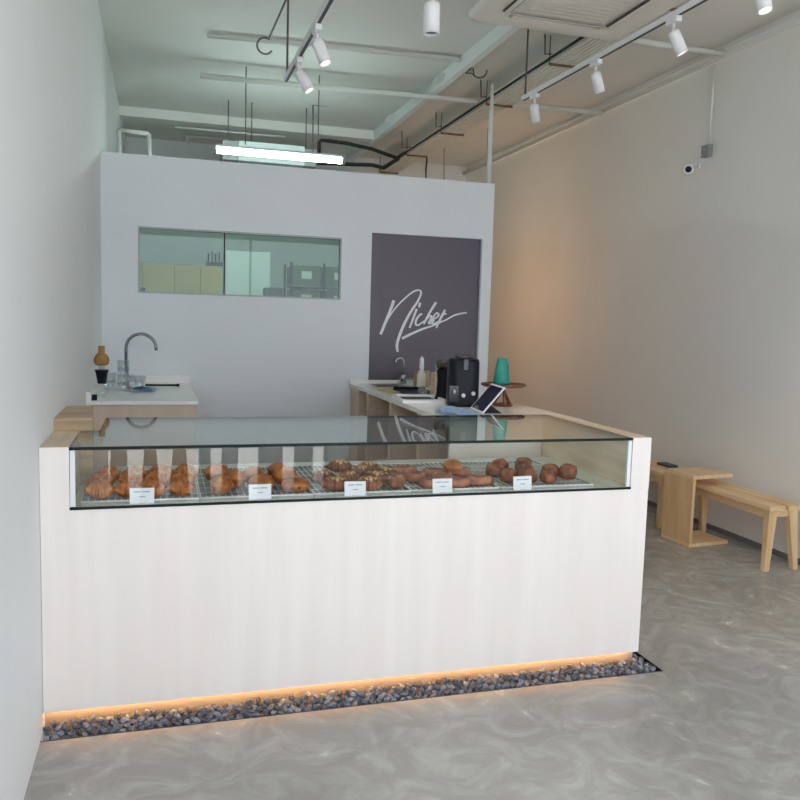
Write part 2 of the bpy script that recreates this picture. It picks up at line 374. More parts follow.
for k in range(11): g_.box(-.25, .25, -.25+k*.05-.012, -.25+k*.05+.012, -.003, -.002)
g_.done('intake_grille', ACW, ac)
for sx in (-1, 1):
    for sy in (-1, 1): MB().tube([(sx*.44, sy*.44, .05), (sx*.44, sy*.44, .35)], .006, 6).done('hanger_rod', DARKPIPE, ac)

# fluorescent batten and unit behind
A = (0.480, 7.500, 3.053); B = (1.612, 7.500, 3.069)
fl = thing('fluorescent_batten', 'glowing fluorescent tube light hanging just above the white partition', 'light', A)
dx = B[0]-A[0]
MB().tube([(.0,0,0), (dx,0,-.0)], .027, 14).done('tube', TUBEE, fl)
MB().box(-.02, dx+.02, -.02, .02, .030, .050).done('housing', mat('holder_grey', (.35,.38,.38), .5), fl)
for x in (-.01, dx-.02): MB().box(x-.025 if x < .1 else x+.025, x+.004 if x < .1 else x+.054, -.03, .03, -.03, .03).done('lamp_holder', mat('holder_grey', (.35,.38,.38), .5), fl)
for x in (.25, dx-.22): MB().tube([(x,0,.07), (x,0,3.8-A[2])], .005, 6).done('suspension_rod', DARKPIPE, fl)
A = (0.610, 8.600, 3.381); B = (1.504, 8.600, 3.183)
un = thing('ducted_fan_unit', 'pale hanging ducted air unit with dark grey ends behind the tube light', 'air conditioner', (0,0,0))
un.location = (A[0], 8.6, B[2]); W_ = B[0]-A[0]; H_ = A[2]-B[2]
MB().box(.16, W_-.05, 0, .5, 0, H_).done('casing', mat('unit_pale', (.62,.68,.66), .6), un)
MB().box(0, .16, .02, .48, .0, H_*.97).done('end_box', GREY, un); MB().box(W_-.05, W_+.08, .02, .48, 0, H_*.9).done('end_box', GREY, un)
for x in (.06, .3, W_-.02): MB().tube([(x, .1, H_), (x, .1, 3.8-B[2])], .006, 6).done('hanger_rod', DARKPIPE, un)
# pale frame at the left behind the partition
t = thing('rack_frame', 'pale rectangular pipe frame behind the left end of the partition', 'pipe', (0, 8.2, 0))
for a, b in (((-0.379, 8.200, 3.294), (-0.363, 8.200, 2.908)), ((-0.379, 8.200, 3.294), (-0.109, 8.200, 3.283)), ((-0.109, 8.200, 3.283), (-0.100, 8.200, 2.873))):
    MB().tube([(a[0],0,a[2]), (b[0],0,b[2])], .022, 8).done('tube', PIPEP, t)
t = thing('pipe_bracket', 'small pale bracket pipe left of the tube light', 'pipe', (0, 10.55, 0))
for a, b in (((0.311, 10.550, 3.685), (0.311, 10.550, 3.782)), ((0.311, 10.550, 3.782), (0.785, 10.550, 3.789))):
    MB().tube([(a[0],0,a[2]), (b[0],0,b[2])], .014, 8).done('tube', PIPEP, t)
pipe('ceiling_pipe', [(0.148, 9.350, 3.618), (1.354, 9.350, 3.621)], .012, PIPEP, 'thin pale pipe far back above the tube light', 'pipe')
# thin hanging sprinkler drops with feet
def drop(px_top, px_bot, px_side, lab, m=DARKPIPE, r=.007):
    pts = [Vector(px_top), Vector(px_bot)]
    return pipe('sprinkler_drop', pts + [Vector(px_side)], r, m, lab, 'pipe', 'small pipe drops under the ceiling')
drop((2.816, 5.798, 3.800), (2.824, 5.798, 3.653), (2.917, 5.798, 3.664), 'short dark L-shaped pipe drop beside the ceiling air conditioner')
drop((2.812, 7.072, 3.800), (2.819, 7.072, 3.650), (2.898, 7.072, 3.658), 'short dark L-shaped pipe drop just right of the long ceiling beam')
drop((2.804, 8.306, 3.800), (2.810, 8.306, 3.645), (2.899, 8.306, 3.664), 'middle L-shaped pipe drop left of the cable tray, above the partition')
drop((2.719, 9.281, 3.800), (2.725, 9.281, 3.606), (2.836, 9.281, 3.627), 'farthest L-shaped pipe drop left of the cable tray')
pipe('vertical_pipe', [(2.715, 6.56, 2.777), (2.715, 6.56, 3.30), (2.715, 6.56, 3.62)], [.02,.02,.012], PIPEP, 'white vertical pipe rising from the right end of the partition top', 'pipe', n=10)
pipe('hanging_rod', [(3.583, 8.738, 3.800), (3.595, 8.738, 3.242)], .006, mat('rust_rod', (.25,.12,.07), .7), 'thin rusty rod left of the white vertical pipe', 'rod')
pipe('hanging_rod', [(3.485, 9.953, 3.800), (3.499, 9.953, 3.399)], .005, mat('rust_rod', (.25,.12,.07), .7), 'thin brown rod right of the black one above the partition', 'rod')
pipe('cable_drop', [(3.351, 10.284, 3.800), (3.368, 10.284, 3.698), (3.358, 10.284, 3.594), (3.364, 10.284, 3.427)], [.006,.012,.012,.008], RUBBER, 'black cable hanging down behind the partition top below the cable tray', 'cable')
pipe('hanging_rod', [(1.526, 8.548, 3.800), (1.537, 8.548, 3.218)], .007, DARKPIPE, 'tall thin dark rod at the right end of the tube light', 'rod')
pipe('ceiling_wire', [(1.526, 8.548, 3.800), (2.197, 8.548, 3.816)], .005, DARKPIPE, 'thin wire running right from the tall rod top', 'wire')
def loop(c, r, a0, a1, tail, lab, tr=.01, m=GREY):
    pts = [Vector(c) + Vector((r*math.cos(math.radians(a)), 0, r*math.sin(math.radians(a)))) for a in [a0 + (a1-a0)*k/14 for k in range(15)]]
    return pipe('flexible_conduit', [Vector(q) for q in tail] + pts, tr, m, lab, 'conduit', 'looped flexible conduits')
loop((0.699, 5.860, 3.474), .055, 60, 330, [(.841,5.86,3.8), (0.733, 5.860, 3.545)], 'grey flexible conduit curled into an open hook at the upper left', .007, mat('conduit_dark', (.16,.17,.17), .5))
loop((2.674, 6.780, 3.800), .075, 150, -140, [(2.60,6.78,3.8), (2.553, 6.780, 3.752), (2.628, 6.780, 3.752)], 'dark curled flexible conduit right of the ceiling beam', .008, mat('conduit_dark', (.16,.17,.17), .5))
for c, lab in (((2.38,7.0,3.745), 'coiled pale conduit on the near part of the ceiling beam'), ((2.38,8.6,3.76), 'coiled pale conduit on the far part of the ceiling beam')):
    c = Vector(c); pts = [c + Vector((.028*math.cos(k*.9), .006*k-.09, .028*math.sin(k*.9))) for k in range(30)]
    pipe('flexible_conduit', pts, .005, PIPEP, lab, 'conduit', 'looped flexible conduits')
# security camera
jb = thing('junction_box', 'small grey junction box with conduit rising up the right wall', 'junction box', (4.21, 5.6, 2.95))
MB().box(-.045, 0, -.045, .045, .01, .105, .004).done('box', GREY, jb)
MB().tube([(-.02, -.02, .105), (-.02, -.02, .72)], .012, 10).done('conduit', PIPEP, jb)
sc = thing('security_camera', 'white security camera with black lens on the right wall', 'camera', (4.21, 5.72, 2.88))
MB().lathe([(.03,0),(.03,.02)], c=(0,0,.04), M=Matrix.Rotation(-PI/2, 4, 'Y')).done('mount', WPAINT, sc)
MB().tube([(-.02,0,.04),(-.06,-.0,.05),(-.085,-.01,.01)], .008, 8).done('arm', WPAINT, sc)
Mc = Matrix.Translation((-.12,-.03,-.01)) @ Vector((-.55,-.83,-.12)).to_track_quat('Z','Y').to_matrix().to_4x4()
MB().lathe([(.02,-.06),(.036,-.05),(.042,-.02),(.042,.045),(.038,.05),(.026,.05)], M=Mc).done('body', WPAINT, sc)
MB().lathe([(.026,.049),(.024,.055),(.012,.06),(.0005,.061)], M=Mc).done('lens', BLACKP, sc)
pipe('camera_cable', [(4.155, 5.62, 2.98), (4.14, 5.66, 2.93), (4.16, 5.7, 2.925), (4.19, 5.71, 2.93)], .004, WPAINT, 'short white cable between junction box and security camera', 'cable')

# ------------------------------------------------------------------ pastry counter
CX0, CX1, CY0, CY1, CH, SH = -.430, 2.162, 3.154, 4.02, 1.091, .852
IX0, IX1 = -.328, 2.066
pc = thing('pastry_counter', 'long whitewashed wooden pastry counter with a glass display on top', 'counter', (0, 0, 0))
MB().box(CX0, CX1, CY0, CY0+.02, .068, SH).done('front_panel', BIRCH, pc)
MB().prism([(CX0,CY0+.06),(CX1-.02,CY0+.06),(CX1-.02,CY1),(-.25,CY1),(-.25,3.58),(CX0,3.58)], .06, .085).box(CX1-.02, CX1, CY0+.02, CY1, .068, SH).box(CX0+.0, CX0+.02, CY0+.02, 3.58, .085, SH-.02).done('carcass', BIRCH, pc)
MB().box(CX0, CX1-.003, CY0+.040, CY0+.059, -.055, SH-.03).done('kick_board', mat('kick_board_wood', (.38, .30, .23), .6), pc)
MB().box(CX0, IX0, CY0, 3.58, SH, CH-.001).done('end_cap', [PLYDIM], pc)
MB().box(CX0, IX0-.0, CY0-.003, CY0, SH-.0, CH).done('end_cap_front', BIRCH, pc)
MB().box(IX1, CX1, CY0, CY1+.033, SH, CH-.001).done('end_cap', PLYDIM, pc)
MB().box(IX1, CX1, CY0-.003, CY0, SH, CH).done('end_cap_front', BIRCH, pc)
MB().prism([(CX0+.02,CY0+.02),(CX1-.02,CY0+.02),(CX1-.02,CY1),(-.25,CY1),(-.25,3.58),(CX0+.02,3.58)], SH-.02, SH-.001).done('deck', PLYDIM, pc)
MB().prism([(IX0+.002,CY0),(IX1-.002,CY0),(IX1-.002,3.97),(-.25,3.97),(-.25,3.58),(IX0+.002,3.58)], SH, SH+.010).done('glass_shelf', mat('shelf_glass_green', (.66,.68,.62), .2), pc)
MB().box(IX0, IX1, CY0-.006, CY0-.001, SH+.001, SH+.011).done('shelf_edge', GEDGE, pc)
MB().box(IX0+.022, IX1-.022, CY0+.004, CY0+.010, SH+.012, CH-.016).done('front_glass', GLASS, pc)
for x in (IX0+.002, IX1-.02): MB().box(x, x+.018, CY0+.002, CY0+.014, SH+.012, CH-.014).done('glass_clamp_strip', WPAINT, pc)
gt = MB().prism([(IX0, CY0-.002), (IX1, CY0-.002), (IX1, CY1), (-.25, CY1), (-.25, 3.58), (IX0, 3.58)], CH-.012, CH).done('top_glass', [GLASST, GEDGE], pc)
for pf in gt.data.polygons:
    if abs(pf.normal.z) < .5: pf.material_index = 1
MB().box(CX0+.02, CX1-.03, CY0+.021, CY0+.028, .075, .082).done('led_strip', LEDW, pc)
tag(MB().prism([(-.431,3.592),(-.277,3.592),(-.312,4.08),(-.431,4.08)], 0, 1.142).done('oak_block', OAKBOX), 'brown oak block standing at the left wall behind the counter end', 'wooden block')

# ------------------------------------------------------------------ stones
def stone_mesh(i):
    rnd = random.Random(100+i); bm = bmesh.new()
    bmesh.ops.create_icosphere(bm, subdivisions=1, radius=1)
    sx, sy, sz = .0195*rnd.uniform(.8,1.3), .0135*rnd.uniform(.8,1.2), .0115*rnd.uniform(.8,1.2)
    for v in bm.verts:
        k = rnd.uniform(.78, 1.12); v.co = Vector((v.co.x*sx*k, v.co.y*sy*k, v.co.z*sz*k))
    me = bpy.data.meshes.new('stone'); bm.to_mesh(me); bm.free(); me.materials.append(STONE[i % 3]); return me
SM = [stone_mesh(i) for i in range(12)]
cells = []
nx = 78; ny = 15
for j in range(ny):
    for i in range(nx):
        x = XL + .018 + (TX1-XL-.026)*(i+.5*(j%2))/nx + random.uniform(-.003,.003); y = TY0 + .018 + j*.024 + random.uniform(-.003,.003)
        z = -.004 + random.uniform(-.004, .010) + max(0, y-3.11)*.34*(x < CX1)
        if y > CY0+.026 and x < CX1+.018: continue
        cells.append((x, y, z))
cells.sort(key=lambda c: c[1] + .0*c[0])
front = cells[:300]; rest = cells[300:]
for k, (x, y, z) in enumerate(front):
    o = bpy.data.objects.new('gravel_stone', SM[k*5 % 12]); COL.objects.link(o); o.location = (x, y, z)
    o.rotation_euler = (random.uniform(-.5,.5), random.uniform(-.5,.5), random.uniform(0, 6.28))
    tag(o, 'dark slate pebble in the front rows of the stone strip below the counter', 'stone', 'pebbles along the front of the stone strip')
st = bmesh.new(); layers = [(x, y, z) for x, y, z in rest]
for (x, y, z) in cells: layers.append((x+random.uniform(-.01,.01), min(y+random.uniform(-.006,.008), CY0+.026 if x < CX1+.02 else 9), z-.02))
for k, (x, y, z) in enumerate(layers):
    tmp = SM[k*7 % 12]; M = Matrix.Translation((x, y, z)) @ Euler((random.uniform(-.6,.6), random.uniform(-.6,.6), random.uniform(0,6.28))).to_matrix().to_4x4()
    vs = [st.verts.new(M @ v.co) for v in tmp.vertices]
    for pf in tmp.polygons:
        fc = st.faces.new([vs[q] for q in pf.vertices]); fc.material_index = k*7 % 3
me = bpy.data.meshes.new('gravel_bed'); st.to_mesh(me); st.free()
for s_ in STONE: me.materials.append(s_)
o = bpy.data.objects.new('gravel_bed', me); COL.objects.link(o)
tag(o, 'bed of small slate gravel under the front edge of the counter, lit warm', 'gravel', None, 'stuff')

# ------------------------------------------------------------------ trays, pastries, tags
ZS = SH + .0105
def tray(x0, x1, y0, y1, label):
    t = thing('wire_tray', label, 'tray', ((x0+x1)/2, (y0+y1)/2, ZS), 0, 'wire trays in the display')
    w, dpt = (x1-x0)/2, (y1-y0)/2
    MB().box(-w, w, -dpt, dpt, 0, .003).box(-w, w, -dpt, -dpt+.003, .003, .008).box(-w, w, dpt-.003, dpt, .003, .012).box(-w, -w+.003, -dpt+.003, dpt-.003, .003, .012).box(w-.003, w, -dpt+.003, dpt-.003, .003, .012).done('pan', mat('pan_steel', (.36,.36,.34), .4, .3), t)
    z = .010
    MB().tube([(-w,-dpt,z),(w,-dpt,z),(w,dpt,z),(-w,dpt,z)], .004, 6, closed=True).done('rim', WIREM, t)
    g = MB(); n = int(2*w/.024)
    for k in range(1, n): g.box(-w+2*w*k/n-.0017, -w+2*w*k/n+.0017, -dpt, dpt, z-.0016, z+.0016)
    for k in range(1, 6): g.box(-w, w, -dpt+2*dpt*k/6-.002, -dpt+2*dpt*k/6+.002, z-.004, z-.0016)
    g.done('wire_grid', WIREM, t)
    return t
TRAYS = [(-.292,.142,'croissants'), (.150,.598,'round buns'), (.606,1.020,'almond croissants'), (1.028,1.425,'glazed danishes'), (1.440,1.892,'dark caramel pastries')]
for i, (a, b, c) in enumerate(TRAYS): tray(a, b, 3.190, 3.80, 'silver wire tray holding the %s' % c)
ZP = ZS + .013
DY = -.025
def croissant_mesh(seed, ln=.062, r0=.030, bend=.030, mi=0):
    rnd = random.Random(seed); mb = MB(); rings = []; n = 34
    for i in range(n+1):
        t = -1 + 2*i/n
        x = ln*t; y = -bend*(t*t) ; env = max(.16, (1 - abs(t)**2.6))
        seg = abs(t)*3.6; step = 1 - .22*(seg - math.floor(seg))
        r = r0*env*step + .003
        ang = -2*bend*t/ln; ca, sa = math.cos(math.atan(ang)), math.sin(math.atan(ang))
        ring = []
        for k in range(14):
            a = 2*PI*k/14; w = 1 + .04*rnd.uniform(-1,1)
            u, v = r*w*math.cos(a), r*w*.92*math.sin(a)
            ring.append((x - sa*u, y + ca*u, max(v + r0*.88, .0)))
        rings.append(ring)
    mb.ring_loft(rings); return mb
def proto(name, mb, m, lab, cat, grp):
    o = mb.done(name, m, origin=(0,0,0)); tag(o, lab, cat, grp); return o
# tray 1: four columns of leaning croissants
GR = 'croissants in the leftmost tray'
cp = [croissant_mesh(s, .053, .033, .022).done('croissant', CROI, origin=(0,0,0)) for s in (1, 2)]
used = set()
colnames = ['leftmost column', 'second column', 'third column', 'rightmost column']
rownames = ['front croissant', 'middle croissant', 'rear croissant']
cnt = 0
for c in range(4):
    x = -.232 + c*.100
    for r in range(3):
        src = cp[cnt % 2]; o = src if cnt < 2 else src.copy()
        if cnt >= 2: COL.objects.link(o)
        o.location = (x + random.uniform(-.008,.008) + r*.012, 3.249 + DY + r*.069, ZP + (0, .016, .032)[r] + .002)
        o.rotation_euler = (-.12 - .25*(r > 0), random.uniform(-.1,.1), random.uniform(-.35,.35)); s_ = random.uniform(.92, 1.06); o.scale = (s_*.95, s_*1.0, s_*1.2)
        tag(o, 'golden croissant, %s of the %s in the leftmost tray' % (rownames[r], colnames[c]), 'croissant', GR); cnt += 1
def bun(seed, rx, ry, rz, spiral=True):
    mb = MB(); rings = []; n = 16
    for i in range(n+1):
        th = PI*i/n; rr = math.sin(th); z = (1-math.cos(th))*rz
        rings.append([(rx*max(rr,.02)*math.cos(2*PI*k/24)*(1 + (.08*math.sin(6*th + 2*PI*k/24*1) if spiral else 0)), ry*max(rr,.02)*math.sin(2*PI*k/24)*(1 + (.08*math.sin(6*th + 2*PI*k/24) if spiral else 0)), z) for k in range(24)])
    return mb.ring_loft(rings)
b0 = bun(1, .055, .046, .038).done('brown_bun', BUN, origin=(0,0,0)); b1 = bun(2, .060, .042, .031, False).done('chocolate_bun', BUN, origin=(0,0,0))
for sx in (-.014, .014):
    MB().lathe([(.006,0),(.006,.003),(.001,.004)], c=(0,0,0), n=10, M=Matrix.Translation((sx, -.0405, .026)) @ Matrix.Rotation(PI/2, 4, 'X')).done('chocolate_end', CHOC, b1)
BS = [((.232, 3.262, 0), .2, 'large brown bun at the front left of the second tray'), ((.222, 3.365, .030), -.3, 'tall brown bun behind the front left one, second tray'), ((.292, 3.325, .012), .8, 'brown bun between the left pair and the price tag, second tray'),
      ((.372, 3.385, .012), .1, 'rounded brown bun behind the second price tag'), ((.395, 3.275, 0), -.4, 'brown bun half hidden by the second price tag'),
      ((.478, 3.40, .022), .5, 'brown bun at the rear right of the second tray'), ((.500, 3.325, .016), -.3, 'brown bun in the middle of the right pair, second tray')]
for i, (q, rz, lab) in enumerate(BS):
    o = b0 if i == 0 else b0.copy()
    if i: COL.objects.link(o)
    o.location = (q[0], q[1]+DY, ZP + q[2]); o.rotation_euler = (0, 0, rz + .8); tag(o, lab, 'bun', 'brown buns in the second tray')
b1.location = (.530, 3.252+DY, ZP); b1.rotation_euler = (0,0,-.1); tag(b1, 'smooth golden bun with two dark chocolate ends, front right of the second tray', 'bun')
# tray 3 almond croissants
def almond(seed):
    o = croissant_mesh(seed, .062, .030, .016).done('almond_croissant', ALMC, origin=(0,0,0)); rnd = random.Random(seed); fl_ = MB()
    for k in range(15):
        t = rnd.uniform(-.6,.6); a = rnd.uniform(-.9,.9)
        M = Matrix.Translation((.062*t, -.016*t*t + .027*math.sin(a)*(1-t*t), .030*.88 + .0275*math.cos(a)*(1-abs(t)**2.2)*.95+.001)) @ Euler((-a, t*.5, rnd.uniform(0,3))).to_matrix().to_4x4()
        fl_.box(-.009, .009, -.006, .006, 0, .0018, M=M)
    fl_.done('almond_flakes', FLAKE, o); return o
al = almond(5)
AS = [((.675,3.44,.0),.3,'at the left edge of the third tray, flaked top'), ((.700,3.30,0),-.1,'lowest front left in the third tray'), ((.765,3.37,.004),.6,'just behind and left of the third price tag'),
      ((.775,3.56,.016),-.3,'highest at the rear of the third tray, pale almonds on top'), ((.845,3.48,.006),.5,'centre rear of the third tray'), ((.835,3.28,0),.1,'hidden behind the third price tag'),
      ((.905,3.56,.008),.2,'rear right of the third tray, dusted with sugar'), ((.905,3.38,.002),-.6,'right of the third price tag'), ((.965,3.30,0),.9,'front right corner of the third tray, thick almond flakes'), ((.968,3.45,.006),-.9,'standing at the right rim of the third tray')]
for i, (q, rz, lab) in enumerate(AS):
    if i == 0: o = al; o.location = (q[0], q[1]-.045+DY, ZP+q[2]*1.5); o.rotation_euler = (0,0,rz); o.scale = (1.0,1.0,1.1)
    else: o = dup(al, (q[0], q[1]-.045+DY, ZP+q[2]*1.5), rz)
    tag(o, 'almond croissant %s' % lab, 'croissant', 'almond croissants in the third tray')
# tray 4 danishes
def danish(seed):
    mb = MB(); rings = []
    for rr, z in ((.02,0),(.052,.001),(.056,.010),(.052,.020),(.040,.026),(.032,.020),(.001,.019)):
        rings.append([(1.1*rr*math.cos(2*PI*k/20)*(1+.17*math.cos(3*2*PI*k/20)), .85*rr*math.sin(2*PI*k/20)*(1+.10*math.cos(4*2*PI*k/20)), z) for k in range(20)])
    o = mb.ring_loft(rings).done('danish_pastry', DANI, origin=(0,0,0))
    MB().lathe([(.034,.0195),(.025,.024),(.001,.026)], n=16).done('filling', mat('berry_filling', (.30,.10,.09), .2), o); return o
dn = danish(1)
DS = [((1.090,3.60,.0),.0,'rear left of the fourth tray'), ((1.098,3.44,.0),.5,'left side of the fourth tray, second from the rear'), ((1.130,3.30,0),.2,'front left of the fourth tray'),
      ((1.215,3.52,.0),-.3,'rear middle of the fourth tray'), ((1.245,3.30,0),.1,'behind the fourth price tag'), ((1.345,3.52,0),.4,'rear right of the fourth tray'), ((1.360,3.33,0),-.2,'front right of the fourth tray'), ((1.220,3.41,.0),.7,'centre of the fourth tray')]
for i, (q, rz, lab) in enumerate(DS):
    if i == 0: o = dn; o.location = (q[0], q[1]-.03+DY, ZP+q[2]); o.rotation_euler = (0,0,rz); o.scale = (1,1,1.4)
    else: o = dup(dn, (q[0], q[1]-.03+DY, ZP+q[2]), rz)
    tag(o, 'flat reddish glazed danish %s' % lab, 'pastry', 'danishes in the fourth tray')
cr = tag(bun(9, .046, .046, .034).done('brown_bun', BUN, origin=(0,0,0)), 'tall round brown bun standing among the flat danishes of the fourth tray', 'bun')
cr.location = (1.290, 3.415, ZP+.020)
# tray 5 caramel pastries
def kouign(seed):
    rnd = random.Random(seed); mb = MB(); rings = []
    for rr, z in ((.022,0),(.040,.007),(.044,.024),(.043,.042),(.038,.058),(.022,.068),(.001,.071)):
        rings.append([(rr*math.cos(2*PI*k/22)*(1+.09*math.cos(5*2*PI*k/22+z*60)), rr*math.sin(2*PI*k/22)*(1+.09*math.cos(5*2*PI*k/22+z*60)), z*(1+.05*rnd.uniform(-1,1))) for k in range(22)])
    return mb.ring_loft(rings)
k0 = kouign(3).done('caramel_pastry', KOUI, origin=(0,0,0))
KS = [((1.500,3.48),'leftmost of the fifth tray, standing apart'), ((1.560,3.54),'rear left of the cluster in the fifth tray'), ((1.598,3.32),'just right of the fifth price tag'), ((1.648,3.44),'in the middle of the fifth tray'),
      ((1.690,3.55),'tallest, at the rear middle of the fifth tray'), ((1.700,3.31),'front middle of the fifth tray'), ((1.765,3.42),'right of the middle in the fifth tray'), ((1.835,3.38),'rightmost in the fifth tray'), ((1.520,3.35),'half hidden by the fifth price tag')]
for i, (q, lab) in enumerate(KS):
    o = k0 if i == 0 else k0.copy()
    if i: COL.objects.link(o)
    o.location = (q[0]-.005, q[1]-.04+DY, ZP); o.rotation_euler = (0,0,i*1.1); s_ = .9 + .12*((i*37 % 5)/4-.3); o.scale = (s_, s_, s_*(1.1 if i in (1,4) else 1)); tag(o, 'dark caramelised round pastry %s' % lab, 'pastry', 'caramel pastries in the fifth tray')
# price tags
TAGX = [(-.071,'leftmost, in front of the plain croissants'), (.380,'in front of the round buns'), (.772,'in front of the almond croissants'), (1.157,'in front of the flat danishes'), (1.533,'rightmost, in front of the caramel pastries')]
t0 = thing('price_tag', '', 'price tag', (0,0,0), 0, 'price tags in the display')
Mt = Matrix.Rotation(-.12, 4, 'X')
MB().box(-.045, .045, -.001, .001, .006, .066, M=Mt).done('card', CARD, t0)
MB().box(-.012, .012, -.006, .010, 0, .008).done('holder', mat('holder_steel', (.5,.5,.48), .3, .6), t0)
q_ = MB()
for x0, x1, z in ((-.030,-.004,.049),(0,.030,.049),(-.010,.012,.030)): q_.box(x0, x1, -.0014, -.0009, z, z+.0045, M=Mt)
q_.done('printed_lines', INK, t0)
for i, (x, lab) in enumerate(TAGX):
    o = t0 if i == 0 else dup(t0, (0,0,0))
    o.location = (x, 3.172, ZS-.005); o.rotation_euler = (0,0,(-.05,.04,-.03,.02,.05)[i]); o['label'] = 'small white price tag, ' + lab

# ------------------------------------------------------------------ sink counter at left
ZW = 1.055
sk = thing('sink_counter', 'pale wooden sink cabinet with white worktop along the left wall', 'counter', (0,0,0))
MB().box(XL+.01, .212, 5.12, YP-.01, .06, ZW-.025).done('body', CABW, sk)
MB().box(XL+.001, .220, 5.08, YP-.002, ZW-.022, ZW, .002).done('worktop', TOPW, sk)
MB().box(-.14, .217, YP-.02, YP-.003, ZW, ZW+.05).done('upstand', TOPW, sk)
MB().box(XL+.001, XL+.030, 5.08, 5.16, ZW, ZW+.055).done('upstand', TOPW, sk)
MB().box(XL+.06, .17, 5.16, YP-.05, 0, .06).done('plinth', BLACKM, sk)
MB().box(XL+.0305, XL+.06, 5.13, 5.15, ZW, ZW+.035).done('black_stop', BLACKP, sk)
tag(MB().tube([(-.11, 6.13, ZW+.008), (.12, 6.13, ZW+.008)], .0065, 8).lathe([(.012,0),(.012,.016)], c=(.12, 6.13, ZW+.001), n=10).done('squeegee_bar', BLACKP), 'black bar lying on the left worktop near the faucet', 'bar')
def arc(c, r, a0, a1, axis='x', n=14, tilt=(1,0)):
    return [Vector(c) + Vector((r*math.cos(math.radians(a0+(a1-a0)*k/n))*tilt[0], r*math.cos(math.radians(a0+(a1-a0)*k/n))*tilt[1], r*math.sin(math.radians(a0+(a1-a0)*k/n)))) for k in range(n+1)]
fc = thing('gooseneck_faucet', 'tall steel gooseneck faucet on the left sink counter', 'faucet', (-.245, 6.15, ZW+.0005))
MB().lathe([(.024,0),(.024,.01),(.016,.02),(.016,.09),(.013,.1)], n=16).done('base', STEEL, fc)
MB().tube([(0,0,.09),(0,0,.275)] + arc((.105,0,.275), .105, 180, -8)[1:], .0115, 12).done('spout', mat('dark_steel', (.22,.22,.23), .25, 1.0), fc)
MB().tube([(.014,0,.06),(.05,-.01,.075)], .005, 8).done('handle', STEEL, fc)
# brewer with wooden top
cb = thing('coffee_brewer', 'glass coffee brewer with honey-coloured wooden top and black collar', 'coffee brewer', (-.358, 5.34, ZW+.0005))
MB().lathe([(.032,0),(.036,.004),(.036,.05),(.014,.07),(.012,.1)], n=20).done('glass_bowl', GLASSC, cb)
MB().lathe([(.026,.085),(.036,.15),(.042,.165),(.042,.172),(.03,.172)], n=20).done('collar', BLACKP, cb)
MB().lathe([(.016,.172),(.022,.195),(.024,.20)], n=20).done('glass_neck', GLASSC, cb)
MB().lathe([(.032,.200),(.044,.212),(.047,.235),(.040,.256),(.020,.278),(.019,.318),(.021,.322),(.001,.322)], n=24).done('wooden_top', CORK, cb)
def tumbler(lab, loc, r=.042, h=.075, group='glass tumblers on the left worktop'):
    o = MB().lathe([(r*.80,0),(r*.86,.004),(r,h),(r-.003,h),(r*.80,.010),(.001,.009)], n=20, cap=False).done('glass_tumbler', GLASSC, origin=(0,0,0)); o.location = loc
    return tag(o, lab, 'glass', group)
zz = ZW
for i, lab in enumerate(('bottom glass of the tall stack below the faucet', 'second glass from the bottom of the tall stack', 'third glass from the bottom of the tall stack', 'top glass of the tall stack')):
    tumbler('clear tumbler, ' + lab, (-.245, 5.70, ZW+.001+i*.046))
tumbler('clear tumbler, lower glass of the short stack left of the tall stack', (-.335, 5.80, ZW+.001)); tumbler('clear tumbler, upper glass of the short stack left of the tall stack', (-.335, 5.80, ZW+.048))
tumbler('single wide clear tumbler right of the tall glass stack', (-.147, 5.80, ZW+.001), .046, .10)
tumbler('clear tumbler standing behind the tall stack, right of it', (-.205, 5.93, ZW+.001), .040, .09)
def cloth(name, x0, x1, y0, y1, z, m, lab, cat, rz=0, amp=.006):
    mb = MB(); n = 14; V = []
    c = Vector(((x0+x1)/2, (y0+y1)/2, z)); rnd = random.Random(hash(name) % 100)
    for i in range(n+1):
        row = []
        for j in range(n+1):
            u, v = i/n-.5, j/n-.5
            h = amp*(1.2+math.sin(9*u+3*v)+.6*math.sin(14*v-4*u)); ed = 1+.06*math.sin(7*v+2)*math.cos(5*u)
            pnt = Matrix.Rotation(rz, 3, 'Z') @ Vector(((x1-x0)*u*ed, (y1-y0)*v*ed, 0)); row.append(mb.bm.verts.new(c + pnt + Vector((0,0,h+.45*amp+.009))))
        V.append(row)
    fs = [mb.bm.faces.new((V[i][j], V[i+1][j], V[i+1][j+1], V[i][j+1])) for i in range(n) for j in range(n)]
    for q in fs: q.smooth = True
    r = bmesh.ops.solidify(mb.bm, geom=fs, thickness=.004)
    return tag(mb.done(name, m), lab, cat)
cloth('cleaning_cloth', -.20, -.03, 5.66, 5.82, ZW-.002, mat('bright_blue_cloth', (.22,.42,.72), .8, noise=.2, nscale=40), 'crumpled blue cloth on the left worktop beside the glasses', 'cloth', .2)

# ------------------------------------------------------------------ service counter (right)
sv = thing('service_counter', 'long wooden service counter with white top running back to the dark door', 'counter', (0,0,0))
SX0, SX1, SY0, SY1 = 1.510, 2.32, 4.06, YP-.005
MB().prism([(SX0,SY0),(SX1,SY0),(SX1,4.87),(2.16,4.87),(2.16,SY1),(SX0,SY1)], ZW-.028, ZW).done('worktop', TOPW, sv)
MB().box(SX0+.004, SX1-.004, SY0+.004, SY0+.028, 0, ZW-.029).done('end_panel', BIRCH, sv)
MB().box(SX1-.03, SX1-.006, SY0+.03, 4.86, 0, ZW-.029).box(2.13, 2.154, 4.862, SY1, 0, ZW-.029).done('back_panel', CABW, sv)
for y in (4.62, 5.26, 5.90): MB().box(SX0+.01, 2.128, y, y+.05, 0, ZW-.029).done('divider_panel', CABW, sv)
MB().box(SX0+.01, 2.128, SY1-.30, SY1-.005, 0, ZW-.029).done('divider_panel', CABW, sv)
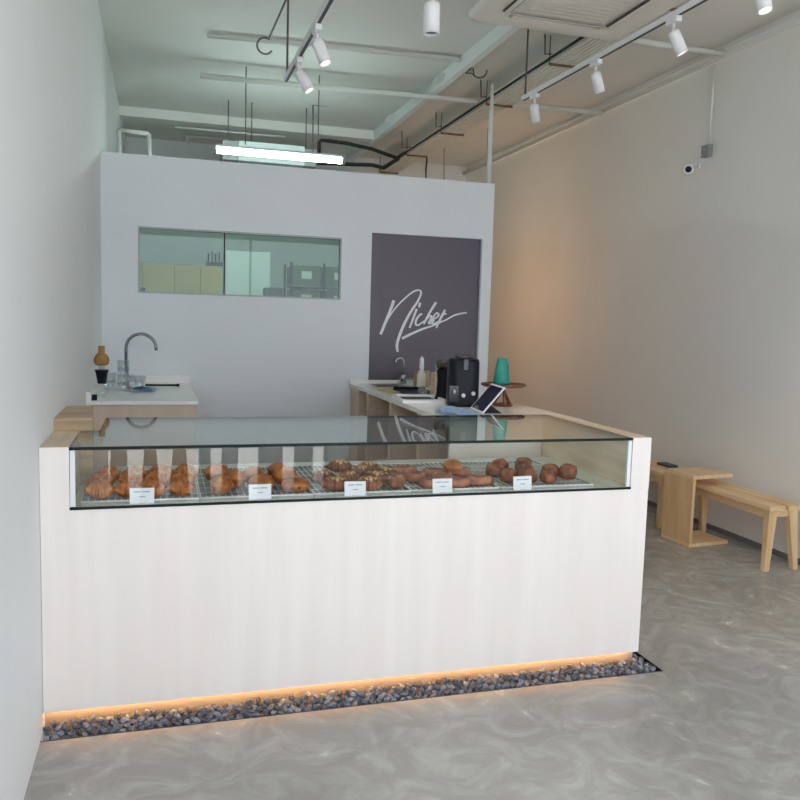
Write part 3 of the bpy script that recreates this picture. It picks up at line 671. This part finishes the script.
MB().box(2.06, 2.08, SY0+.03, SY1-.31, 0, ZW-.029).done('inner_back', CABSHADE, sv)
MB().box(SX0+.06, 2.059, SY0+.03, 4.619, .50, .52).box(SX0+.06, 2.059, 4.672, 5.258, .50, .52).box(SX0+.06, 2.059, 5.312, 5.898, .50, .52).done('shelf', CABW, sv)
MB().box(SX0, 2.16, SY1-.018, SY1, ZW, ZW+.028).done('upstand', TOPW, sv)
MB().box(1.66, 1.90, 6.16, 6.40, ZW+.0005, ZW+.003).done('sink_bowl', mat('dark_sink', (.06,.06,.06), .3, .5), sv)
fc2 = thing('small_faucet', 'small slim steel faucet at the far end of the service counter', 'faucet', (1.945, 6.39, ZW+.0005))
MB().lathe([(.028,0),(.028,.075),(.02,.085),(.012,.09)], n=14).done('base', STEEL, fc2)
MB().tube([(0,0,.08),(0,0,.185)] + arc((-.034,0,.185), .034, 0, 190)[1:], .009, 10).done('spout', STEEL, fc2)
cloth('yellow_notepad', 1.575, 1.71, 5.60, 5.98, ZW-.003, YELP, 'pale yellow paper lying at the edge of the service counter', 'paper', 0, .001)
# binder / open white tray
bk = thing('white_serving_tray', 'white rectangular tray with dark slot lying left of the black coffee machine', 'tray', (1.67, 5.11, ZW+.001), -.10)
MB().box(-.15,.15,-.20,.20,0,.006).box(-.15,.15,-.20,-.185,.006,.022).box(-.15,.15,.185,.20,.006,.022).box(-.15,-.135,-.185,.185,.006,.022).box(.135,.15,-.185,.185,.006,.022).done('shell', WPAINT, bk)
MB().box(-.11,.11,.02,.16,.0062,.009).done('dark_insert', BLACKP, bk)
cloth('patterned_cloth', 1.545, 1.775, 4.17, 4.52, ZW-.002, BLUEC, 'light blue patterned cloth folded in front of the black coffee machine', 'cloth', -.12, .008)
bt = thing('black_tray', 'flat black tray behind the white one on the service counter', 'tray', (1.82, 5.62, ZW+.001), 0)
MB().box(-.13,.13,-.20,.20,0,.012,.003).done('base', BLACKP, bt); MB().box(-.125,.125,.17,.195,.012,.03).done('lip', BLACKP, bt)
# black grinder / brewer
gr = thing('coffee_machine', 'large black rounded coffee machine with two silver knobs on the service counter', 'coffee machine', (1.862, 4.80, ZW+.0005), -.25)
gb = MB()
def rr2(w, dpt, r, z, n=5):
    o = []
    for cx, cy, a0 in ((w-r, dpt-r, 0), (-w+r, dpt-r, 90), (-w+r, -dpt+r, 180), (w-r, -dpt+r, 270)):
        for k in range(n+1):
            a = math.radians(a0+90*k/n); o.append((cx+r*math.cos(a), cy+r*math.sin(a), z))
    return o
gb.ring_loft([rr2(.094,.095,.05,.0), rr2(.100,.10,.05,.006), rr2(.100,.10,.055,.02), rr2(.099,.098,.055,.285), rr2(.094,.092,.055,.302), rr2(.08,.075,.05,.306)]); gb.done('body', BLACKP, gr)
MB().lathe([(.056,.300),(.060,.308),(.060,.322),(.052,.330),(.03,.333),(.001,.333)], n=28).done('lid', mat('smoked_lid', (.05,.045,.05), .2), gr)
MB().box(-.012, .020, -.107, -.098, .235, .305, .003).done('latch', mat('dark_chrome', (.05,.05,.06), .3, .3), gr)
MB().box(-.095,-.035,-.108,-.101, .03, .135, .003).done('outlet_panel', mat('outlet_gloss', (.05,.05,.055), .15), gr)
o = MB().tube([(-.065,-.104,.115),(-.065,-.125,.11),(-.065,-.128,.085)], .010, 10).done('spout', STEEL, gr)
for x, z in ((-.004,.074),(.058,.088)):
    MB().lathe([(.013,0),(.013,.006),(.011,.010),(.001,.010)], n=16, M=Matrix.Translation((x,-.103,z)) @ Matrix.Rotation(PI/2,4,'X')).done('knob', mat('satin_knob', (.8,.8,.8), .3, .3), gr)
# black container & glass jug group behind
g2 = thing('hand_grinder', 'slim black grinder with smoked round hopper behind the coffee machine', 'grinder', (1.845, 5.14, ZW+.001))
MB().lathe([(.05,0),(.05,.02),(.04,.04),(.036,.14),(.042,.20),(.03,.215)], n=18).done('body', BLACKP, g2)
MB().lathe([(.03,.215),(.048,.235),(.052,.27),(.048,.276),(.001,.278)], n=20).done('hopper', mat('smoked_hopper', (.09,.07,.06), .15), g2)
MB().box(-.015,.05,-.012,.012,.225,.262,.003).done('clasp', WPAINT, g2)
jg = thing('glass_server', 'clear glass jug with beige contents left of the coffee machine', 'jug', (2.02, 5.68, ZW+.001))
MB().lathe([(.055,0),(.06,.01),(.065,.08),(.05,.14),(.035,.17),(.045,.21),(.043,.21),(.033,.17),(.047,.14),(.060,.08),(.05,.012),(.001,.012)], n=22, cap=False).done('jug_wall', GLASSC, jg)
MB().lathe([(.05,.014),(.058,.08),(.046,.135),(.001,.138)], n=20).done('contents', BEIGE, jg)
wb = thing('squeeze_bottle', 'tall white squeeze bottle standing among glassware by the dark door', 'bottle', (1.93, 5.86, ZW+.001))
MB().lathe([(.032,0),(.034,.01),(.034,.12),(.02,.15),(.012,.16)], n=18).done('bottle', mat('cream_bottle', (.78,.74,.64), .4), wb)
MB().lathe([(.014,.155),(.018,.17),(.016,.24),(.008,.258),(.001,.26)], n=14).done('cap', WPAINT, wb)
tag(MB().box(1.985, 2.095, 6.14, 6.24, ZW+.001, ZW+.13, .003).done('kraft_box', mat('kraft_card', (.42,.30,.18), .7, noise=.1)), 'small brown kraft box behind the glassware near the small faucet', 'box')
for i, (x, y, h, lab) in enumerate(((1.80, 5.93, .06, 'short clear glass left of the squeeze bottle, nearest the counter edge'), (1.87, 5.96, .08, 'clear glass directly left of the squeeze bottle'), (1.78, 5.36, .07, 'clear glass standing just in front of the black tray'))):
    tumbler(lab, (x, y, ZW+.002), .034, h, 'clear glasses on the service counter')
tag(MB().box(1.86, 1.95, 5.34, 5.44, ZW+.001, ZW+.17, .01).done('coffee_bag', BEIGE), 'upright beige paper bag left of the coffee machine, below the smoked hopper', 'bag')
# tablet
tb = thing('tablet', 'white-framed tablet leaning on a black stand at the counter edge', 'tablet', (0,0,0))
BL = Vector((1.839, 4.599, 1.062)); BR = Vector((1.804, 4.319, 1.062))
ed = (BR - BL).normalized()
nrm_x = Vector((ed.y, -ed.x, 0)); nrm_x = -nrm_x if nrm_x.x < 0 else nrm_x
upv = (nrm_x*math.cos(math.radians(50)) + Vector((0,0,1))*math.sin(math.radians(50))).normalized()
nv = ed.cross(upv)
if nv.z < 0: nv = -nv
W_ = (BR-BL).length; Hh = .205
Mb = Matrix((( ed.x, upv.x, nv.x, BL.x), (ed.y, upv.y, nv.y, BL.y), (ed.z, upv.z, nv.z, BL.z), (0,0,0,1)))
MB().box(0, W_, 0, Hh, -.008, 0, .0015, M=Mb).done('frame', WPAINT, tb)
MB().box(.014, W_-.014, .012, Hh-.012, .0001, .0008, M=Mb).done('screen', SCREEN, tb)
ft = BL + ed*W_*.25 + nrm_x*.012; f2 = BL + ed*W_*.75 + nrm_x*.012
MB().hexa([(ft.x,ft.y,ZW+.001),(f2.x,f2.y,ZW+.001),(f2.x+.13*nrm_x.x,f2.y+.13*nrm_x.y,ZW+.001),(ft.x+.13*nrm_x.x,ft.y+.13*nrm_x.y,ZW+.001)],
          [(ft.x+.03*nrm_x.x,ft.y+.03*nrm_x.y,ZW+.035),(f2.x+.03*nrm_x.x,f2.y+.03*nrm_x.y,ZW+.035),(f2.x+.05*nrm_x.x,f2.y+.05*nrm_x.y,ZW+.055),(ft.x+.05*nrm_x.x,ft.y+.05*nrm_x.y,ZW+.055)]).done('stand', BLACKP, tb)
# cake stand + teal vase
cs = thing('cake_stand', 'round walnut cake stand on crossed legs at the right of the service counter', 'cake stand', (2.135, 4.77, ZW+.001))
MB().lathe([(.02,.118),(.13,.126),(.146,.134),(.148,.142),(.14,.146),(.134,.138),(.001,.137)], n=36).done('plate', WALNUT, cs)
for k in range(3):
    a = 2*PI*k/3+.35; MB().tube([(.065*math.cos(a), .065*math.sin(a), .006), (-.006*math.cos(a), -.006*math.sin(a), .122)], [.011,.008], 8).done('leg', WALNUT, cs)
MB().tube([(.06*math.cos(2*PI*k/24), .06*math.sin(2*PI*k/24), .008) for k in range(24)], .007, 8, closed=True).done('base_ring', WALNUT, cs)
tv = MB(); rings = []
for i, (r, z) in enumerate(((.050,0),(.056,.01),(.052,.05),(.046,.09),(.040,.13),(.036,.155),(.038,.17),(.034,.168),(.030,.15))):
    rings.append([(r*math.cos(2*PI*k/16)*(1+.05*math.sin(3*k+i*1.7)), r*.8*math.sin(2*PI*k/16)*(1+.05*math.cos(2*k+i)), z) for k in range(16)])
o = tv.ring_loft(rings).done('teal_vase', TEAL, origin=(0,0,0)); o.location = (2.12, 4.77, ZW+.001+.1395); tag(o, 'tapered teal green vase on the walnut cake stand', 'vase')

# ------------------------------------------------------------------ benches and side table
def bench(y0, y1, label, x0=3.835, x1=4.105):
    zt = .445
    t = thing('wooden_bench', label, 'bench', ((x0+x1)/2, (y0+y1)/2, 0), 0, 'pine benches along the right wall')
    L2 = (y1-y0)/2; w = (x1-x0)/2
    MB().box(-w, -.011, -L2, L2, zt-.035, zt, .004).done('seat_plank', PINE, t)
    MB().box(.011, w, -L2, L2, zt-.035, zt, .004).done('seat_plank', PINE, t)
    MB().box(-w+.035, -w+.06, -L2+.10, L2-.10, zt-.095, zt-.036).done('apron', PINE, t)
    MB().box(w-.06, w-.035, -L2+.10, L2-.10, zt-.095, zt-.036).done('apron', PINE, t)
    for sy in (-1, 1):
        yy = sy*(L2-.065)
        MB().box(-w+.02, w-.02, yy-.02, yy+.02, zt-.085, zt-.036).done('cross_rail', PINE, t)
        for sx in (-1, 1):
            xa = sx*(w-.055); xb = sx*(w-.018) ; e = .024
            ya = yy + sy*.012; yb = yy + sy*.035
            MB().hexa([(xb-.018, yb-e*.8, 0),(xb+.018, yb-e*.8, 0),(xb+.018, yb+e*.8, 0),(xb-.018, yb+e*.8, 0)],
                      [(xa-.034, ya-e, zt-.036),(xa+.034, ya-e, zt-.036),(xa+.034, ya+e, zt-.036),(xa-.034, ya+e, zt-.036)]).done('leg', PINEV, t)
    return t
bench(4.23, 5.24, 'pine plank bench with splayed legs at the right edge of the view')
bench(5.36, 6.6, 'farther pine bench mostly hidden behind the counter end and the side table', 3.80, 4.10)
stb = thing('side_table', 'C-shaped wooden side table straddling the end of the near bench', 'side table', (3.69, 4.84, 0), .10)
H2 = .53
MB().box(0, .025, 0, .30, .026, H2-.026).done('side_board', TABLEW, stb)
MB().box(0, .37, 0, .30, H2-.026, H2, .001).done('top_board', PINE, stb)
MB().box(0, .37, 0, .30, .001, .026, .001).done('base_board', PINE, stb)
tag(MB().box(3.99, 4.08, 5.56, 5.72, .446, .466, .002).done('dark_booklet', mat('booklet_green', (.06,.08,.08), .5)), 'dark grey-green booklet on the far bench behind the side table', 'book')

# ------------------------------------------------------------------ kitchen behind the window
YK = 9.3
kc = thing('storage_cupboard', 'tall tan storage cupboard seen through the left pane of the kitchen window', 'cupboard', (0, YK, 0))
for i, (a, b) in enumerate(((-.42,-.20),(-.195,.14),(.145,.42),(.425,.66))):
    MB().box(a, b, 0, .5, 0, 2.11, .003).done('door', KTAN, kc)
MB().box(-.425, .665, .02, .5, 2.11, 2.13).done('top_board', KTAN, kc)
kp = thing('knife_block', 'dark knife block with upright handles on the tan cupboard', 'knife block', (0.580, 9.450, 2.116))
kp.location.z = 2.131
MB().box(-.09,.09,-.05,.05,0,.05,.004).done('block', BLACKP, kp)
for k in range(4): MB().box(-.07+k*.04,-.055+k*.04,-.012,.012,.05,.15+.02*(k%2),.002).done('handle', BLACKP, kp)
tag(MB().box(.70, 1.20, 9.3, 9.34, 0, 2.31, .002).done('white_board', KPALE), 'pale upright board leaning in the kitchen behind the window', 'board')
rk = thing('storage_rack', 'dark metal rack holding greenish crates, right side of the kitchen window', 'rack', (1.32, 8.6, 0))
for x in (0, .36, .72):
    for y in (0, .45): MB().box(x, x+.025, y, y+.025, 0, 2.17).done('post', BLACKM, rk)
for z in (.4, 1.0, 1.66, 1.91): MB().box(.0, .745, 0, .475, z, z+.02).done('shelf', mat('rack_shelf', (.16,.17,.15), .5), rk)
n_ = 0
for zi, z in enumerate((1.68, 1.93)):
    for xi in range(2):
        o = MB().box(0, .31, 0, .40, 0, .21, .008).done('storage_crate', KCRATE, origin=(0,0,0)); o.location = (1.352+xi*.36, 8.64, z+.0005)
        tag(o, 'greenish crate on the %s rack shelf in the kitchen, %s one' % (('lower','upper')[zi], ('left','right')[xi]), 'crate', 'crates on the kitchen rack')
        MB().box(.10,.21,-.002,0,.07,.15).done('paper_label', mat('crate_label', (.6,.66,.6), .6), o)
tag(MB().box(1.02, 1.20, 8.3, 8.5, 1.5, 1.88, .01).done('black_appliance', mat('appliance_dark', (.06,.07,.07), .4)), 'small dark appliance behind the kitchen window left of the crates', 'appliance')
tag(MB().box(.92, 1.26, 8.2, 8.6, 0, 1.499, .004).done('appliance_stand', GREY), 'grey pedestal cabinet under the small dark appliance in the kitchen', 'cabinet')
tag(MB().box(-.40, -.15, 8.2, 8.5, 0, 1.83, .004).done('water_boiler', mat('boiler_dark', (.05,.055,.05), .4)), 'black boiler at the lower left corner of the kitchen window', 'boiler')

# ------------------------------------------------------------------ corridor lamp (real fitting out of direct view behind the partition corner)
cl = thing('wall_lamp', 'warm wall lamp on the corridor side of the partition', 'lamp', (PX1, 8.6, 1.9))
MB().box(0, .03, -.05, .05, 0, .12, .004).done('bracket', WPAINT, cl)
bb = MB().lathe([(.01,0),(.04,.02),(.05,.06),(.04,.10),(.01,.12)], c=(.09,0,0)).done('globe', mat('warm_globe', (1,.8,.5), .5, emit=(1,.55,.26), estr=125), cl)

# ------------------------------------------------------------------ light and camera
wd = bpy.data.worlds.new('World'); S.world = wd; wd.use_nodes = True
bg = wd.node_tree.nodes['Background']; bg.inputs[0].default_value = (.80, .89, 1.0, 1); bg.inputs[1].default_value = 4.0
sl = bpy.data.lights.new('sun', 'SUN'); sl.energy = 11; sl.color = (1, .95, .87); sl.angle = .05
so = bpy.data.objects.new('sun', sl); COL.objects.link(so); so.rotation_euler = Vector((-.62, -.22, -.95)).to_track_quat('-Z', 'Y').to_euler()
cd = bpy.data.cameras.new('camera'); cam = bpy.data.objects.new('camera', cd); COL.objects.link(cam); S.camera = cam
R_ = ((0.958053, -0.285091, 0.029289), (0.000894, 0.105169, 0.994454), (-0.286590, -0.952713, 0.101012))
cam.matrix_world = Matrix(((R_[0][0], R_[1][0], R_[2][0], 0), (R_[0][1], R_[1][1], R_[2][1], 0), (R_[0][2], R_[1][2], R_[2][2], 1.6), (0,0,0,1)))
cd.sensor_width = 36; cd.sensor_fit = 'HORIZONTAL'; cd.lens = 36*798.50/800; cd.clip_start = .02
S.view_settings.view_transform = 'Standard'; S.view_settings.look = 'None'; S.view_settings.gamma = 1; S.view_settings.use_curve_mapping = False
S.view_settings.exposure = 0.20
S.cycles.use_denoising = True
S.cycles.max_bounces = 12; S.cycles.diffuse_bounces = 6; S.cycles.glossy_bounces = 6; S.cycles.transparent_max_bounces = 24
S.cycles.sample_clamp_indirect = 6
S.cycles.caustics_reflective = False; S.cycles.caustics_refractive = False
